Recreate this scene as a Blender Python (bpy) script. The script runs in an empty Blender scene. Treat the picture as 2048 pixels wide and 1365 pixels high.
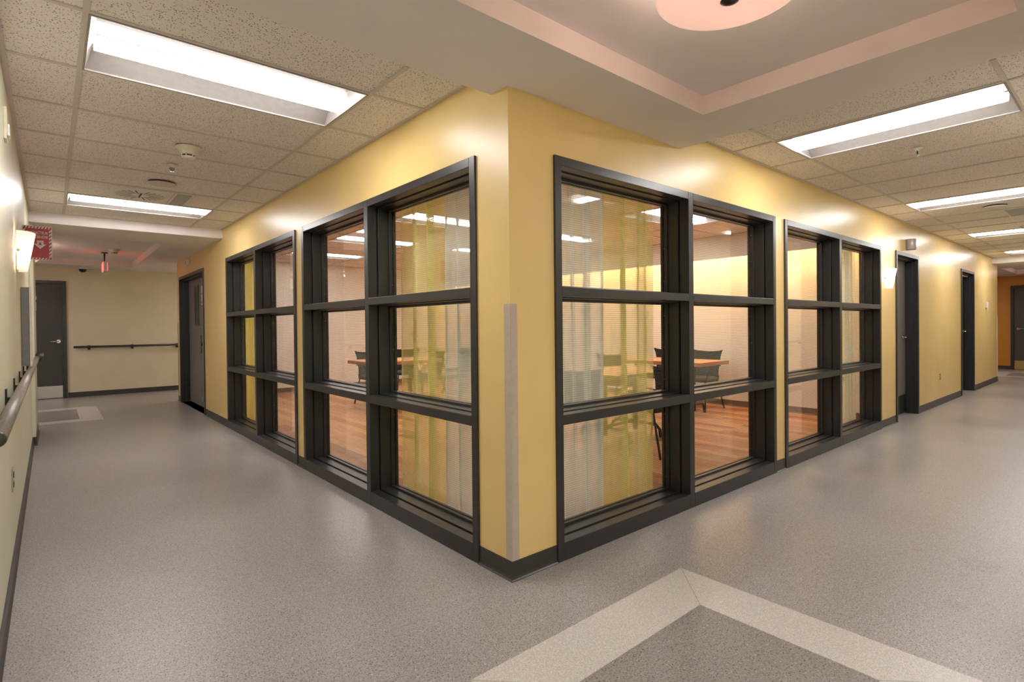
import bpy, bmesh, math, random
from mathutils import Vector, Matrix

random.seed(7)
D = bpy.data
SC = bpy.context.scene
COL = SC.collection
PI = math.pi

# ------------------------------------------------------------------ camera
def make_camera():
    cam = D.cameras.new('camera'); o = D.objects.new('camera', cam); COL.objects.link(o)
    yaw, pitch, roll = math.radians(49.5012), math.radians(-0.4897), math.radians(-0.5715)
    cy, sy, cp, sp = math.cos(yaw), math.sin(yaw), math.cos(pitch), math.sin(pitch)
    f = Vector((cy*cp, sy*cp, sp)); r = Vector((sy, -cy, 0)); u = r.cross(f)
    r2 = math.cos(roll)*r + math.sin(roll)*u; u2 = -math.sin(roll)*r + math.cos(roll)*u
    M = Matrix((r2, u2, -f)).transposed().to_4x4()
    M.translation = Vector((-1.7763, -2.0940, 1.30))
    o.matrix_world = M
    cam.sensor_width = 36; cam.lens = 1081.03/2048*36
    cam.shift_y = -20.36/2048; cam.clip_start = 0.02; cam.clip_end = 100
    SC.camera = o
make_camera()

# ------------------------------------------------------------------ world, view
w = D.worlds.new('world'); SC.world = w; w.use_nodes = True
w.node_tree.nodes['Background'].inputs[0].default_value = (0.9, 0.85, 0.78, 1)
w.node_tree.nodes['Background'].inputs[1].default_value = 0.02
SC.view_settings.view_transform = 'Standard'; SC.view_settings.look = 'None'
SC.view_settings.gamma = 1; SC.view_settings.exposure = 1.42
SC.view_settings.use_curve_mapping = False
SC.cycles.max_bounces = 10; SC.cycles.diffuse_bounces = 6; SC.cycles.glossy_bounces = 4
SC.cycles.transparent_max_bounces = 20; SC.cycles.transmission_bounces = 6
SC.cycles.sample_clamp_indirect = 6.0
SC.cycles.caustics_reflective = False; SC.cycles.caustics_refractive = False

LAMP = (1.0, 0.965, 0.955)        # warm white fluorescent tubes
L_TROFFER, L_DISH, L_SCONCE, L_COVE = 23.0, 2.6, 7.0, 24.0

# ------------------------------------------------------------------ materials
def srgb(r, g, b):
    f = lambda c: (c/255/12.92) if c/255 <= 0.04045 else ((c/255+0.055)/1.055)**2.4
    return (f(r), f(g), f(b), 1)

class NT:
    def __init__(s, name):
        s.m = D.materials.new(name); s.m.use_nodes = True
        s.t = s.m.node_tree; s.t.nodes.clear()
        s.out = s.n('ShaderNodeOutputMaterial')
    def n(s, typ, **kw):
        nd = s.t.nodes.new(typ)
        for k, v in kw.items():
            if k.startswith('i_'):
                nd.inputs[int(k[2:])].default_value = v
            else: setattr(nd, k, v)
        return nd
    def l(s, a, b): s.t.links.new(a, b)
    def coord(s, scale=(1, 1, 1), rot=(0, 0, 0)):
        tc = s.n('ShaderNodeNewGeometry')
        mp = s.n('ShaderNodeMapping'); mp.inputs['Scale'].default_value = scale; mp.inputs['Rotation'].default_value = rot
        s.l(tc.outputs['Position'], mp.inputs['Vector']); return mp.outputs[0]
    def ocoord(s, scale=(1, 1, 1)):
        tc = s.n('ShaderNodeTexCoord')
        mp = s.n('ShaderNodeMapping'); mp.inputs['Scale'].default_value = scale
        s.l(tc.outputs['Object'], mp.inputs['Vector']); return mp.outputs[0]
    def noise(s, vec, scale, detail=2, rough=0.5):
        n = s.n('ShaderNodeTexNoise'); n.inputs['Scale'].default_value = scale
        n.inputs['Detail'].default_value = detail; n.inputs['Roughness'].default_value = rough
        s.l(vec, n.inputs['Vector']); return n.outputs['Fac']
    def ramp(s, fac, stops):
        r = s.n('ShaderNodeValToRGB'); e = r.color_ramp.elements
        while len(e) < len(stops): e.new(0.5)
        for el, (p, c) in zip(e, stops): el.position = p; el.color = c
        s.l(fac, r.inputs[0]); return r.outputs[0]
    def mix(s, fac, a, b, blend='MIX'):
        m = s.n('ShaderNodeMix', data_type='RGBA', blend_type=blend)
        for inp, v in ((m.inputs[0], fac), (m.inputs[6], a), (m.inputs[7], b)):
            if hasattr(v, 'is_linked') or hasattr(v, 'node'): s.l(v, inp)
            else: inp.default_value = v
        return m.outputs[2]
    def math(s, op, a, b=0.0, c=0.0):
        m = s.n('ShaderNodeMath', operation=op)
        for i, v in enumerate((a, b, c)):
            if hasattr(v, 'node'): s.l(v, m.inputs[i])
            else: m.inputs[i].default_value = v
        return m.outputs[0]
    def pbr(s, color, rough=0.5, metal=0.0, spec=0.5, bump=None, bstr=0.1, bdist=0.001, **kw):
        p = s.n('ShaderNodeBsdfPrincipled')
        if hasattr(color, 'node'): s.l(color, p.inputs['Base Color'])
        else: p.inputs['Base Color'].default_value = color
        if hasattr(rough, 'node'): s.l(rough, p.inputs['Roughness'])
        else: p.inputs['Roughness'].default_value = rough
        p.inputs['Metallic'].default_value = metal
        p.inputs['Specular IOR Level'].default_value = spec
        if bump is not None:
            b = s.n('ShaderNodeBump'); b.inputs['Strength'].default_value = bstr; b.inputs['Distance'].default_value = bdist
            s.l(bump, b.inputs['Height']); s.l(b.outputs[0], p.inputs['Normal'])
        for k, v in kw.items(): p.inputs[k].default_value = v
        s.l(p.outputs[0], s.out.inputs[0]); return p

def m_paint(name, col, rough=0.4, spec=0.5, var=0.04):
    t = NT(name); v = t.coord()
    n = t.noise(v, 2.2, 3); fine = t.noise(v, 340, 2)
    c = t.ramp(n, [(0.3, tuple(x*(1-var) for x in col[:3])+(1,)), (0.7, tuple(min(1, x*(1+var)) for x in col[:3])+(1,))])
    t.pbr(c, rough, spec=spec, bump=fine, bstr=0.18, bdist=0.0012); return t.m

def m_plain(name, col, rough=0.5, metal=0.0, spec=0.5, var=0.05, scale=30):
    t = NT(name); v = t.ocoord()
    n = t.noise(v, scale, 2)
    c = t.ramp(n, [(0.3, tuple(x*(1-var) for x in col[:3])+(1,)), (0.7, tuple(min(1, x*(1+var)) for x in col[:3])+(1,))])
    t.pbr(c, rough, metal, spec); return t.m

def m_vinyl(name, base, dark, light, rough=0.33, dots=0.8):
    t = NT(name); v = t.coord()
    n1 = t.noise(v, 150, 1); n2 = t.noise(v, 95, 1); big = t.noise(v, 1.3, 3)
    f1 = t.ramp(n1, [(0.33, (1, 1, 1, 1)), (0.39, (0, 0, 0, 1))])
    vo = t.n('ShaderNodeTexVoronoi'); vo.inputs['Scale'].default_value = 210; t.l(v, vo.inputs['Vector'])
    grain = t.ramp(vo.outputs['Distance'], [(0.0, (0.68, 0.68, 0.68, 1)), (0.7, (1.20, 1.20, 1.20, 1))])
    c = t.mix(f1, base, dark)
    f2 = t.ramp(n2, [(0.62, (0, 0, 0, 1)), (0.70, (1, 1, 1, 1))])
    c = t.mix(f2, c, light)
    c = t.mix(1.0, c, grain, 'MULTIPLY')
    dv = t.n('ShaderNodeTexVoronoi'); dv.inputs['Scale'].default_value = 108; t.l(v, dv.inputs['Vector'])
    dsp = t.n('ShaderNodeSeparateColor'); t.l(dv.outputs['Color'], dsp.inputs[0])
    dsz = t.math('MULTIPLY', dsp.outputs[0], 0.36)
    dot = t.math('LESS_THAN', dv.outputs['Distance'], t.math('SUBTRACT', dsz, 0.05))
    c = t.mix(t.math('MULTIPLY', dot, dots), c, dark)
    b = t.ramp(big, [(0.3, (0.95, 0.95, 0.95, 1)), (0.7, (1.04, 1.04, 1.04, 1))])
    c = t.mix(1.0, c, b, 'MULTIPLY')
    # faint scuff marks
    sc = t.noise(t.coord((3, 9, 1)), 3.0, 4, 0.7)
    c = t.mix(t.ramp(sc, [(0.70, (0, 0, 0, 1)), (0.78, (0.25, 0.25, 0.25, 1))]), c, dark)
    for (px, py, rad) in ((1.36, -1.53, 0.055), (1.98, -1.53, 0.10)):
        gp = t.n('ShaderNodeNewGeometry'); vd = t.n('ShaderNodeVectorMath', operation='DISTANCE'); t.l(gp.outputs['Position'], vd.inputs[0]); vd.inputs[1].default_value = (px, py, 0)
        near = t.math('LESS_THAN', vd.outputs['Value'], rad)
        mk = t.ramp(t.noise(v, 70, 3, 0.7), [(0.50, (0, 0, 0, 1)), (0.60, (0.45, 0.45, 0.45, 1))])
        c = t.mix(t.math('MULTIPLY', mk, near), c, dark)
    rr = t.ramp(big, [(0.2, (rough-.04,)*3+(1,)), (0.8, (rough+.06,)*3+(1,))])
    t.pbr(c, rr, spec=0.45, bump=n1, bstr=0.05, bdist=0.0005); return t.m

def m_tile(name):
    t = NT(name); v = t.coord()
    st = t.coord((1, 1, 1))
    n = t.noise(v, 120, 2, 0.6); n2 = t.noise(v, 60, 2, 0.55)
    vo = t.n('ShaderNodeTexVoronoi'); vo.inputs['Scale'].default_value = 90; vo.inputs['Randomness'].default_value = 1
    t.l(v, vo.inputs['Vector'])
    pit = t.ramp(vo.outputs['Distance'], [(0.16, (1, 1, 1, 1)), (0.34, (0, 0, 0, 1))])
    gate = t.ramp(n2, [(0.40, (0, 0, 0, 1)), (0.50, (1, 1, 1, 1))])
    pit = t.mix(1.0, pit, gate, 'MULTIPLY')
    base = t.ramp(n, [(0.3, srgb(228, 221, 219)), (0.7, srgb(242, 236, 234))])
    c = t.mix(pit, base, srgb(84, 76, 66))
    inv = t.n('ShaderNodeInvert'); t.l(pit, inv.inputs[1])
    t.pbr(c, 0.9, spec=0.1, bump=inv.outputs[0], bstr=0.5, bdist=0.002); return t.m

def m_wood_floor(name):
    t = NT(name); v = t.coord(rot=(0, 0, PI/2))
    br = t.n('ShaderNodeTexBrick'); t.l(v, br.inputs['Vector'])
    br.offset = 0.37; br.inputs['Scale'].default_value = 1.0
    br.inputs['Brick Width'].default_value = 1.25; br.inputs['Row Height'].default_value = 0.125
    br.inputs['Mortar Size'].default_value = 0.0015; br.inputs['Bias'].default_value = 0
    br.inputs['Color1'].default_value = srgb(166, 108, 66); br.inputs['Color2'].default_value = srgb(224, 172, 118)
    br.inputs['Mortar'].default_value = srgb(70, 40, 26)
    g = t.noise(t.coord((26, 1.6, 1)), 2.5, 6, 0.65)
    gr = t.ramp(g, [(0.3, (0.62, 0.56, 0.5, 1)), (0.65, (1.15, 1.12, 1.08, 1))])
    c = t.mix(1.0, br.outputs['Color'], gr, 'MULTIPLY')
    t.pbr(c, 0.3, spec=0.5, bump=br.outputs['Fac'], bstr=0.1, bdist=-0.001); return t.m

def m_wood(name, a, b, scale=(3, 22, 22)):
    t = NT(name); g = t.noise(t.ocoord(scale), 2.2, 5, 0.6)
    t.pbr(t.ramp(g, [(0.3, a), (0.7, b)]), 0.35, spec=0.5); return t.m

def m_emit(name, col, strength, base=(0.8, 0.8, 0.8, 1)):
    t = NT(name); p = t.pbr(base, 0.5)
    p.inputs['Emission Color'].default_value = col if len(col) == 4 else (*col, 1)
    p.inputs['Emission Strength'].default_value = strength; return t.m

def m_lens(name):
    # ribbed acrylic lens over the tubes: bright, with fine ribs and duller ends
    t = NT(name); tc = t.n('ShaderNodeTexCoord'); sp = t.n('ShaderNodeSeparateXYZ'); t.l(tc.outputs['Object'], sp.inputs[0])
    x = sp.outputs['X']
    rib = t.math('SINE', t.math('MULTIPLY', x, 2*PI/0.016))
    rib = t.math('MULTIPLY_ADD', rib, 0.16, 0.84)
    end = t.n('ShaderNodeMapRange'); end.inputs[1].default_value = 0.545; end.inputs[2].default_value = 0.59
    end.inputs[3].default_value = 1.0; end.inputs[4].default_value = 0.06
    t.l(t.math('ABSOLUTE', x), end.inputs[0])
    s = t.math('MULTIPLY', rib, end.outputs[0]); s = t.math('MULTIPLY', s, L_TROFFER)
    p = t.pbr((0.75, 0.72, 0.66, 1), 0.25)
    p.inputs['Emission Color'].default_value = (*LAMP, 1); t.l(s, p.inputs['Emission Strength']); return t.m

def m_glass_shade(name, strength, col, trans=0.45):
    """frosted glass: lets through the light of the bulbs behind it, with a faint glow of its own"""
    t = NT(name)
    df = t.n('ShaderNodeBsdfDiffuse'); df.inputs[0].default_value = (0.85, 0.80, 0.74, 1)
    tl = t.n('ShaderNodeBsdfTranslucent'); tl.inputs[0].default_value = (0.95*col[0], 0.95*col[1], 0.95*col[2], 1)
    a = t.n('ShaderNodeMixShader'); a.inputs[0].default_value = trans; t.l(df.outputs[0], a.inputs[1]); t.l(tl.outputs[0], a.inputs[2])
    em = t.n('ShaderNodeEmission'); em.inputs[0].default_value = (*col, 1); em.inputs[1].default_value = strength
    ad = t.n('ShaderNodeAddShader'); t.l(a.outputs[0], ad.inputs[0]); t.l(em.outputs[0], ad.inputs[1])
    t.l(ad.outputs[0], t.out.inputs[0]); return t.m

def m_wired_glass(name):
    t = NT(name); g = t.n('ShaderNodeNewGeometry'); sp = t.n('ShaderNodeSeparateXYZ'); t.l(g.outputs['Position'], sp.inputs[0])
    def lines(c, pitch, wd):
        fr = t.math('FRACT', t.math('DIVIDE', c, pitch)); return t.math('LESS_THAN', fr, wd)
    h = lines(sp.outputs['Z'], 0.0135, 0.13)
    v = lines(t.math('ADD', sp.outputs['X'], sp.outputs['Y']), 0.0135, 0.07)
    wire = t.math('MAXIMUM', h, t.math('MULTIPLY', v, 0.45))
    fr = t.n('ShaderNodeFresnel')
    # the same index on both faces of the pane: n going in, 1/n coming out
    t.l(t.math('MULTIPLY_ADD', g.outputs['Backfacing'], 1/1.52-1.52, 1.52), fr.inputs[0])
    tr = t.n('ShaderNodeBsdfTransparent'); tr.inputs[0].default_value = (0.965, 0.972, 0.96, 1)
    gl = t.n('ShaderNodeBsdfGlossy'); gl.inputs['Roughness'].default_value = 0.015; gl.inputs[0].default_value = (0.9, 0.9, 0.9, 1)
    m1 = t.n('ShaderNodeMixShader'); t.l(fr.outputs[0], m1.inputs[0]); t.l(tr.outputs[0], m1.inputs[1]); t.l(gl.outputs[0], m1.inputs[2])
    df = t.n('ShaderNodeBsdfDiffuse'); df.inputs[0].default_value = (0.22, 0.19, 0.14, 1)
    m2 = t.n('ShaderNodeMixShader'); t.l(t.math('MULTIPLY', wire, 0.27), m2.inputs[0]); t.l(m1.outputs[0], m2.inputs[1]); t.l(df.outputs[0], m2.inputs[2])
    t.l(m2.outputs[0], t.out.inputs[0]); return t.m

def m_sheer(name, col, opacity):
    t = NT(name); v = t.ocoord((1, 1, 1))
    w_ = t.noise(t.ocoord((60, 60, 3)), 3.0, 2)
    tr = t.n('ShaderNodeBsdfTransparent'); tr.inputs[0].default_value = (1, 1, 1, 1)
    df = t.n('ShaderNodeBsdfDiffuse'); df.inputs[0].default_value = col
    tl = t.n('ShaderNodeBsdfTranslucent'); tl.inputs[0].default_value = col
    a = t.n('ShaderNodeMixShader'); a.inputs[0].default_value = 0.42; t.l(df.outputs[0], a.inputs[1]); t.l(tl.outputs[0], a.inputs[2])
    # seen at a grazing angle a sheer cloth covers more
    lw = t.n('ShaderNodeLayerWeight'); lw.inputs[0].default_value = 0.45
    op = t.math('MULTIPLY_ADD', lw.outputs['Facing'], 0.75, opacity-0.12)
    op = t.math('ADD', op, t.math('MULTIPLY_ADD', w_, 0.12, -0.06))
    op = t.math('MINIMUM', op, 0.96)
    m = t.n('ShaderNodeMixShader'); t.l(op, m.inputs[0]); t.l(tr.outputs[0], m.inputs[1]); t.l(a.outputs[0], m.inputs[2])
    t.l(m.outputs[0], t.out.inputs[0]); return t.m

def m_brushed(name, col, rough=0.3):
    t = NT(name); n = t.noise(t.ocoord((4, 4, 160)), 3, 2)
    t.pbr(t.ramp(n, [(0.3, tuple(c*0.85 for c in col[:3])+(1,)), (0.7, col)]), rough, 1.0); return t.m

M = dict(
    yellow=m_paint('yellow_paint', (0.78, 0.570, 0.238, 1), 0.33, 0.42),
    orange=m_paint('orange_paint', (0.54, 0.235, 0.025, 1), 0.4),
    pale=m_paint('pale_green_paint', (0.64, 0.63, 0.48, 1), 0.33, 0.5),
    beige=m_paint('beige_paint', (0.74, 0.66, 0.48, 1), 0.45),
    roomw=m_paint('room_beige_paint', (0.78, 0.73, 0.65, 1), 0.5),
    soffit=m_paint('soffit_paint', (0.80, 0.75, 0.745, 1), 0.6, 0.3, 0.02),
    tray=m_paint('tray_pink_paint', (0.84, 0.69, 0.65, 1), 0.6, 0.3, 0.02),
    tile=m_tile('mineral_ceiling_tile'),
    tbar=m_plain('ceiling_grid_metal', (0.62, 0.57, 0.53, 1), 0.5),
    vinyl=m_vinyl('grey_speckled_vinyl', (0.325, 0.300, 0.285, 1), (0.09, 0.08, 0.07, 1), (0.45, 0.42, 0.40, 1)),
    vinyl_l=m_vinyl('light_inlay_vinyl', (0.53, 0.495, 0.47, 1), (0.46, 0.42, 0.39, 1), (0.57, 0.54, 0.51, 1), dots=0.15),
    vinyl_d=m_vinyl('dark_inlay_vinyl', (0.255, 0.232, 0.21, 1), (0.05, 0.042, 0.035, 1), (0.37, 0.345, 0.32, 1)),
    woodfloor=m_wood_floor('wood_plank_floor'),
    frame=m_plain('charcoal_frame_enamel', (0.026, 0.025, 0.0255, 1), 0.34, 0, 0.6, 0.06),
    base=m_plain('rubber_baseboard', (0.042, 0.038, 0.037, 1), 0.38, 0, 0.5),
    basecap=m_plain('baseboard_room', (0.17, 0.115, 0.085, 1), 0.45),
    door=m_plain('grey_door_paint', (0.185, 0.172, 0.172, 1), 0.42, 0, 0.5),
    doord=m_plain('dark_door_paint', (0.060, 0.056, 0.055, 1), 0.45),
    black=m_plain('black_plastic', (0.012, 0.012, 0.012, 1), 0.45),
    kick=m_plain('black_kick_plate', (0.015, 0.014, 0.013, 1), 0.35),
    steel=m_brushed('brushed_steel', (0.62, 0.58, 0.54, 1), 0.32),
    brass=m_brushed('brass_plate', (0.55, 0.42, 0.18, 1), 0.35),
    chrome=m_plain('satin_chrome', (0.75, 0.73, 0.70, 1), 0.18, 1.0),
    bronze=m_plain('dark_bronze', (0.09, 0.07, 0.07, 1), 0.3, 1.0),
    rail=m_wood('grey_handrail_vinyl', srgb(112, 102, 94), srgb(140, 128, 118), (60, 3, 60)),
    raild=m_plain('dark_handrail', (0.035, 0.035, 0.033, 1), 0.4),
    guard=m_plain('beige_corner_guard', (0.50, 0.41, 0.345, 1), 0.5, 0, 0.4),
    guardg=m_plain('green_corner_guard', (0.34, 0.32, 0.19, 1), 0.5),
    white=m_plain('white_plastic', (0.74, 0.72, 0.68, 1), 0.4),
    ivory=m_plain('ivory_plastic', (0.72, 0.66, 0.52, 1), 0.4),
    reflector=m_plain('troffer_reflector', (0.34, 0.31, 0.29, 1), 0.45),
    lens=m_lens('ribbed_lens'), basket=m_emit('perforated_basket', LAMP, 1.6, (0.6, 0.55, 0.5, 1)),
    dish=m_glass_shade('frosted_dish_glass', 0.165, (1.0, 0.64, 0.54), 0.10),
    sconce=m_glass_shade('frosted_sconce_glass', 0.15, (1.0, 0.80, 0.62), 0.12),
    bulb=m_emit('lamp_bulb', (1.0, 0.84, 0.70), 26),
    dishbulb=m_emit('dish_bulb', (1.0, 0.76, 0.66), 40),
    cove=m_emit('cove_tube', (1.0, 0.62, 0.26), L_COVE),
    exitred=m_emit('exit_sign_red', (1.0, 0.06, 0.05), 1.7, (0.5, 0.02, 0.02, 1)),
    glass=m_wired_glass('wired_glass'),
    sheer_y=m_sheer('sheer_yellow', (0.97, 0.92, 0.33, 1), 0.64),
    sheer_w=m_sheer('sheer_white', (0.88, 0.95, 0.88, 1), 0.80),
    tabletop=m_wood('table_laminate', srgb(196, 138, 92), srgb(224, 168, 118)),
    tableedge=m_wood('table_edge', srgb(150, 98, 62), srgb(182, 124, 82)),
    chairback=None, seat=m_plain('grey_seat_fabric', (0.045, 0.043, 0.042, 1), 0.8),
    grey=m_plain('grey_panel', (0.20, 0.195, 0.18, 1), 0.3),
    signred=m_plain('sign_red', (0.36, 0.008, 0.010, 1), 0.35),
    signwhite=m_plain('sign_white', (0.68, 0.55, 0.53, 1), 0.4),
    perf=m_plain('perforated_metal', (0.42, 0.43, 0.45, 1), 0.5),
    slot=m_plain('dark_slot', (0.05, 0.047, 0.045, 1), 0.7),
    hornm=m_plain('horn_grey', (0.42, 0.37, 0.36, 1), 0.3, 0.15),
)
def m_stripe_mesh():
    t = NT('striped_mesh_fabric'); n = t.noise(t.ocoord((3, 3, 26)), 5, 4, 0.6)
    t.pbr(t.ramp(n, [(0.42, (0.008, 0.009, 0.010, 1)), (0.62, (0.065, 0.072, 0.078, 1))]), 0.6); return t.m
M['chairback'] = m_stripe_mesh()

# ------------------------------------------------------------------ geometry helpers
def box(bm, lo, hi, mi=0):
    x0, y0, z0 = lo; x1, y1, z1 = hi
    if x1 < x0: x0, x1 = x1, x0
    if y1 < y0: y0, y1 = y1, y0
    if z1 < z0: z0, z1 = z1, z0
    v = [bm.verts.new(p) for p in ((x0,y0,z0),(x1,y0,z0),(x1,y1,z0),(x0,y1,z0),(x0,y0,z1),(x1,y0,z1),(x1,y1,z1),(x0,y1,z1))]
    for f in ((0,3,2,1),(4,5,6,7),(0,1,5,4),(1,2,6,5),(2,3,7,6),(3,0,4,7)):
        bm.faces.new([v[i] for i in f]).material_index = mi
def quad(bm, pts, mi=0):
    f = bm.faces.new([bm.verts.new(p) for p in pts]); f.material_index = mi; return f
def tube(bm, pts, r, seg=12, cap=True, radii=None, mi=0):
    pts = [Vector(p) for p in pts]; rings = []; n = len(pts)
    ref = None
    for i, p in enumerate(pts):
        d = (pts[min(i+1, n-1)]-pts[max(i-1, 0)]).normalized()
        if ref is None or abs(ref.dot(d)) > 0.98:
            ref = Vector((0, 0, 1)) if abs(d.z) < 0.9 else Vector((1, 0, 0))
        a = (ref - d*ref.dot(d)).normalized(); ref = a; b = d.cross(a)
        rr = radii[i] if radii else r
        rings.append([bm.verts.new(p + a*rr*math.cos(2*PI*k/seg) + b*rr*math.sin(2*PI*k/seg)) for k in range(seg)])
    for i in range(n-1):
        for k in range(seg):
            f = bm.faces.new((rings[i][k], rings[i][(k+1) % seg], rings[i+1][(k+1) % seg], rings[i+1][k])); f.smooth = True; f.material_index = mi
    if cap:
        bm.faces.new(rings[0][::-1]).material_index = mi; bm.faces.new(rings[-1]).material_index = mi
def lathe(bm, prof, c=(0, 0, 0), seg=32, mi=0, a0=0.0, a1=2*PI, sx=1.0, sy=1.0):
    full = abs(a1-a0-2*PI) < 1e-6; n = seg if full else seg+1; rings = []
    for r, z in prof:
        if r < 1e-6: rings.append([bm.verts.new((c[0], c[1], c[2]+z))]); continue
        rings.append([bm.verts.new((c[0]+sx*r*math.cos(a0+(a1-a0)*k/seg), c[1]+sy*r*math.sin(a0+(a1-a0)*k/seg), c[2]+z)) for k in range(n)])
    for A, B in zip(rings, rings[1:]):
        m = seg
        for k in range(m):
            k2 = (k+1) % n
            if len(A) == 1 and len(B) == 1: continue
            if len(A) == 1: vs = (A[0], B[k2], B[k])
            elif len(B) == 1: vs = (A[k], A[k2], B[0])
            else: vs = (A[k], A[k2], B[k2], B[k])
            f = bm.faces.new(vs); f.smooth = True; f.material_index = mi
def sweep(bm, path, prof, mi=0):
    """prof (offset out, z) swept along a plan path with mitred corners; offset to the right of travel"""
    P = [Vector((p[0], p[1], 0)) for p in path]; n = len(P); rings = []
    for i in range(n):
        dirs = []
        if i > 0: dirs.append((P[i]-P[i-1]).normalized())
        if i < n-1: dirs.append((P[i+1]-P[i]).normalized())
        nr = [Vector((d.y, -d.x, 0)) for d in dirs]
        m = sum(nr, Vector()).normalized(); k = 1/max(0.3, m.dot(nr[0]))
        rings.append([bm.verts.new((P[i].x+m.x*k*o, P[i].y+m.y*k*o, z)) for o, z in prof])
    for A, B in zip(rings, rings[1:]):
        for j in range(len(prof)):
            j2 = (j+1) % len(prof)
            bm.faces.new((A[j], B[j], B[j2], A[j2])).material_index = mi
    bm.faces.new(rings[0]); bm.faces.new(rings[-1][::-1])
def BM(): return bmesh.new()
def obj(name, bm, mats, parent=None, bevel=0, bseg=2, smooth=False, autos=False):
    bmesh.ops.recalc_face_normals(bm, faces=bm.faces)
    me = D.meshes.new(name)
    if parent is not None:
        off = Vector(world_loc(parent)); bmesh.ops.translate(bm, verts=bm.verts, vec=-off)
    bm.to_mesh(me); bm.free()
    if not isinstance(mats, (list, tuple)): mats = [mats]
    for m in mats: me.materials.append(m)
    if smooth:
        for p in me.polygons: p.use_smooth = True
    o = D.objects.new(name, me); COL.objects.link(o)
    if parent is not None: o.parent = parent
    if bevel:
        b = o.modifiers.new('bevel', 'BEVEL'); b.width = bevel; b.segments = bseg; b.limit_method = 'ANGLE'; b.angle_limit = math.radians(50)
        b.harden_normals = False
    return o
def world_loc(o):
    v = Vector((0, 0, 0))
    while o is not None: v += o.location; o = o.parent
    return v
def tag(o, label, cat, group=None, kind=None):
    if label: o['label'] = label
    if cat: o['category'] = cat
    if group: o['group'] = group
    if kind: o['kind'] = kind
    return o
def thing(name, loc, label, cat, group=None, kind=None, rz=0):
    o = D.objects.new(name, None); COL.objects.link(o); o.location = loc; o.rotation_euler.z = rz
    o.empty_display_size = 0.1
    return tag(o, label, cat, group, kind)
def struct(name, bm, mats, label, cat, **kw):
    return tag(obj(name, bm, mats, None, **kw), label, cat, kind='structure')
def dup(root, loc, rz=None, label=None, group=None):
    r = root.copy(); COL.objects.link(r); r.location = loc
    if rz is not None: r.rotation_euler.z = rz
    if label: r['label'] = label
    if group: r['group'] = group
    def kids(src, dst):
        for ch in list(src.children):
            c = ch.copy(); COL.objects.link(c); c.parent = dst; kids(ch, c)
    kids(root, r); return r
bpy.context.view_layer.update()

CE, SO, TR = 2.635, 2.517, 2.625    # tile ceiling, soffit underside, tray ceiling
TOP = 2.232                         # head of window and door frames
XW, YS = -1.945, -1.93              # far side walls of the two corridors

# ------------------------------------------------------------------ floors
def floors():
    b = BM()
    # one vinyl floor for the corridors; the inlaid rectangles are cut into it as bands and centres
    def rect(x0, x1, y0, y1, mi): quad(b, ((x0, y0, 0), (x1, y0, 0), (x1, y1, 0), (x0, y1, 0)), mi)
    def inlay(X0, X1, Y0, Y1, x0, x1, y0, y1, wd):
        """vinyl rectangle X,Y containing an inlaid rug x,y"""
        rect(X0, X1, Y0, y0, 0); rect(X0, X1, y1, Y1, 0); rect(X0, x0, y0, y1, 0); rect(x1, X1, y0, y1, 0)
        a0, a1, c0, c1 = x0+wd, x1-wd, y0+wd, y1-wd
        quad(b, ((x0, y0, 0), (x1, y0, 0), (a1, c0, 0), (a0, c0, 0)), 1); quad(b, ((x1, y0, 0), (x1, y1, 0), (a1, c1, 0), (a1, c0, 0)), 1)
        quad(b, ((x1, y1, 0), (x0, y1, 0), (a0, c1, 0), (a1, c1, 0)), 1); quad(b, ((x0, y1, 0), (x0, y0, 0), (a0, c0, 0), (a0, c1, 0)), 1)
        rect(a0, a1, c0, c1, 2)
        for (p, q) in (((x0, y0), (a0, c0)), ((x1, y0), (a1, c0)), ((x1, y1), (a1, c1)), ((x0, y1), (a0, c1))):   # mitre joints
            d = Vector((q[0]-p[0], q[1]-p[1], 0)).normalized(); w_ = Vector((-d.y, d.x, 0))*0.0012; P, Q = Vector((*p, 0.0004)), Vector((*q, 0.0004))
            quad(b, (P-w_, Q-w_, Q+w_, P+w_), 2)
    inlay(XW, 1.8, -1.93, 0.0, -0.62, 0.767, -1.74, -0.485, 0.27)
    rect(XW, 0.75, -5, -1.93, 0)
    rect(1.8, 13.97, YS, 0, 0)
    rect(XW, 0, 0, 7.3, 0)
    inlay(-4.5, 4.0, 7.3, 11.45, -3.0, -1.195, 7.79, 9.645, 0.27) if False else None
    inlay(-4.5, 0.18, 7.3, 11.45, -3.0, -1.195, 7.79, 9.645, 0.27)
    rect(0.18, 4.0, 9.40, 11.45, 0)
    inlay(13.97, 17.9, -3, 3, 15.3, 17.0, -2.0, 0.35, 0.27)
    # door thresholds in the openings of the two window walls
    rect(0, 0.18, 7.143, 9.173, 0); rect(6.535, 7.606, 0, 0.18, 0); rect(10.354, 11.468, 0, 0.18, 0)
    d0, d1 = Vector((-1.945, 0.0, 0.0004)), Vector((0.0, 0.0, 0.0004))   # welded joint of two vinyl sheets
    quad(b, (d0-Vector((0, .0012, 0)), d1-Vector((0, .0012, 0)), d1+Vector((0, .0012, 0)), d0+Vector((0, .0012, 0))), 2)
    struct('floor', b, [M['vinyl'], M['vinyl_l'], M['vinyl_d']], 'grey speckled vinyl corridor floor with lighter bordered inlays', 'floor')
    b = BM(); quad(b, ((0.18, 0.18, 0.0), (6.4, 0.18, 0.0), (6.4, 9.32, 0.0), (0.18, 9.32, 0.0)))
    struct('floor', b, M['woodfloor'], 'brown wood plank floor of the glazed dining room', 'floor')
floors()

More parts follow.
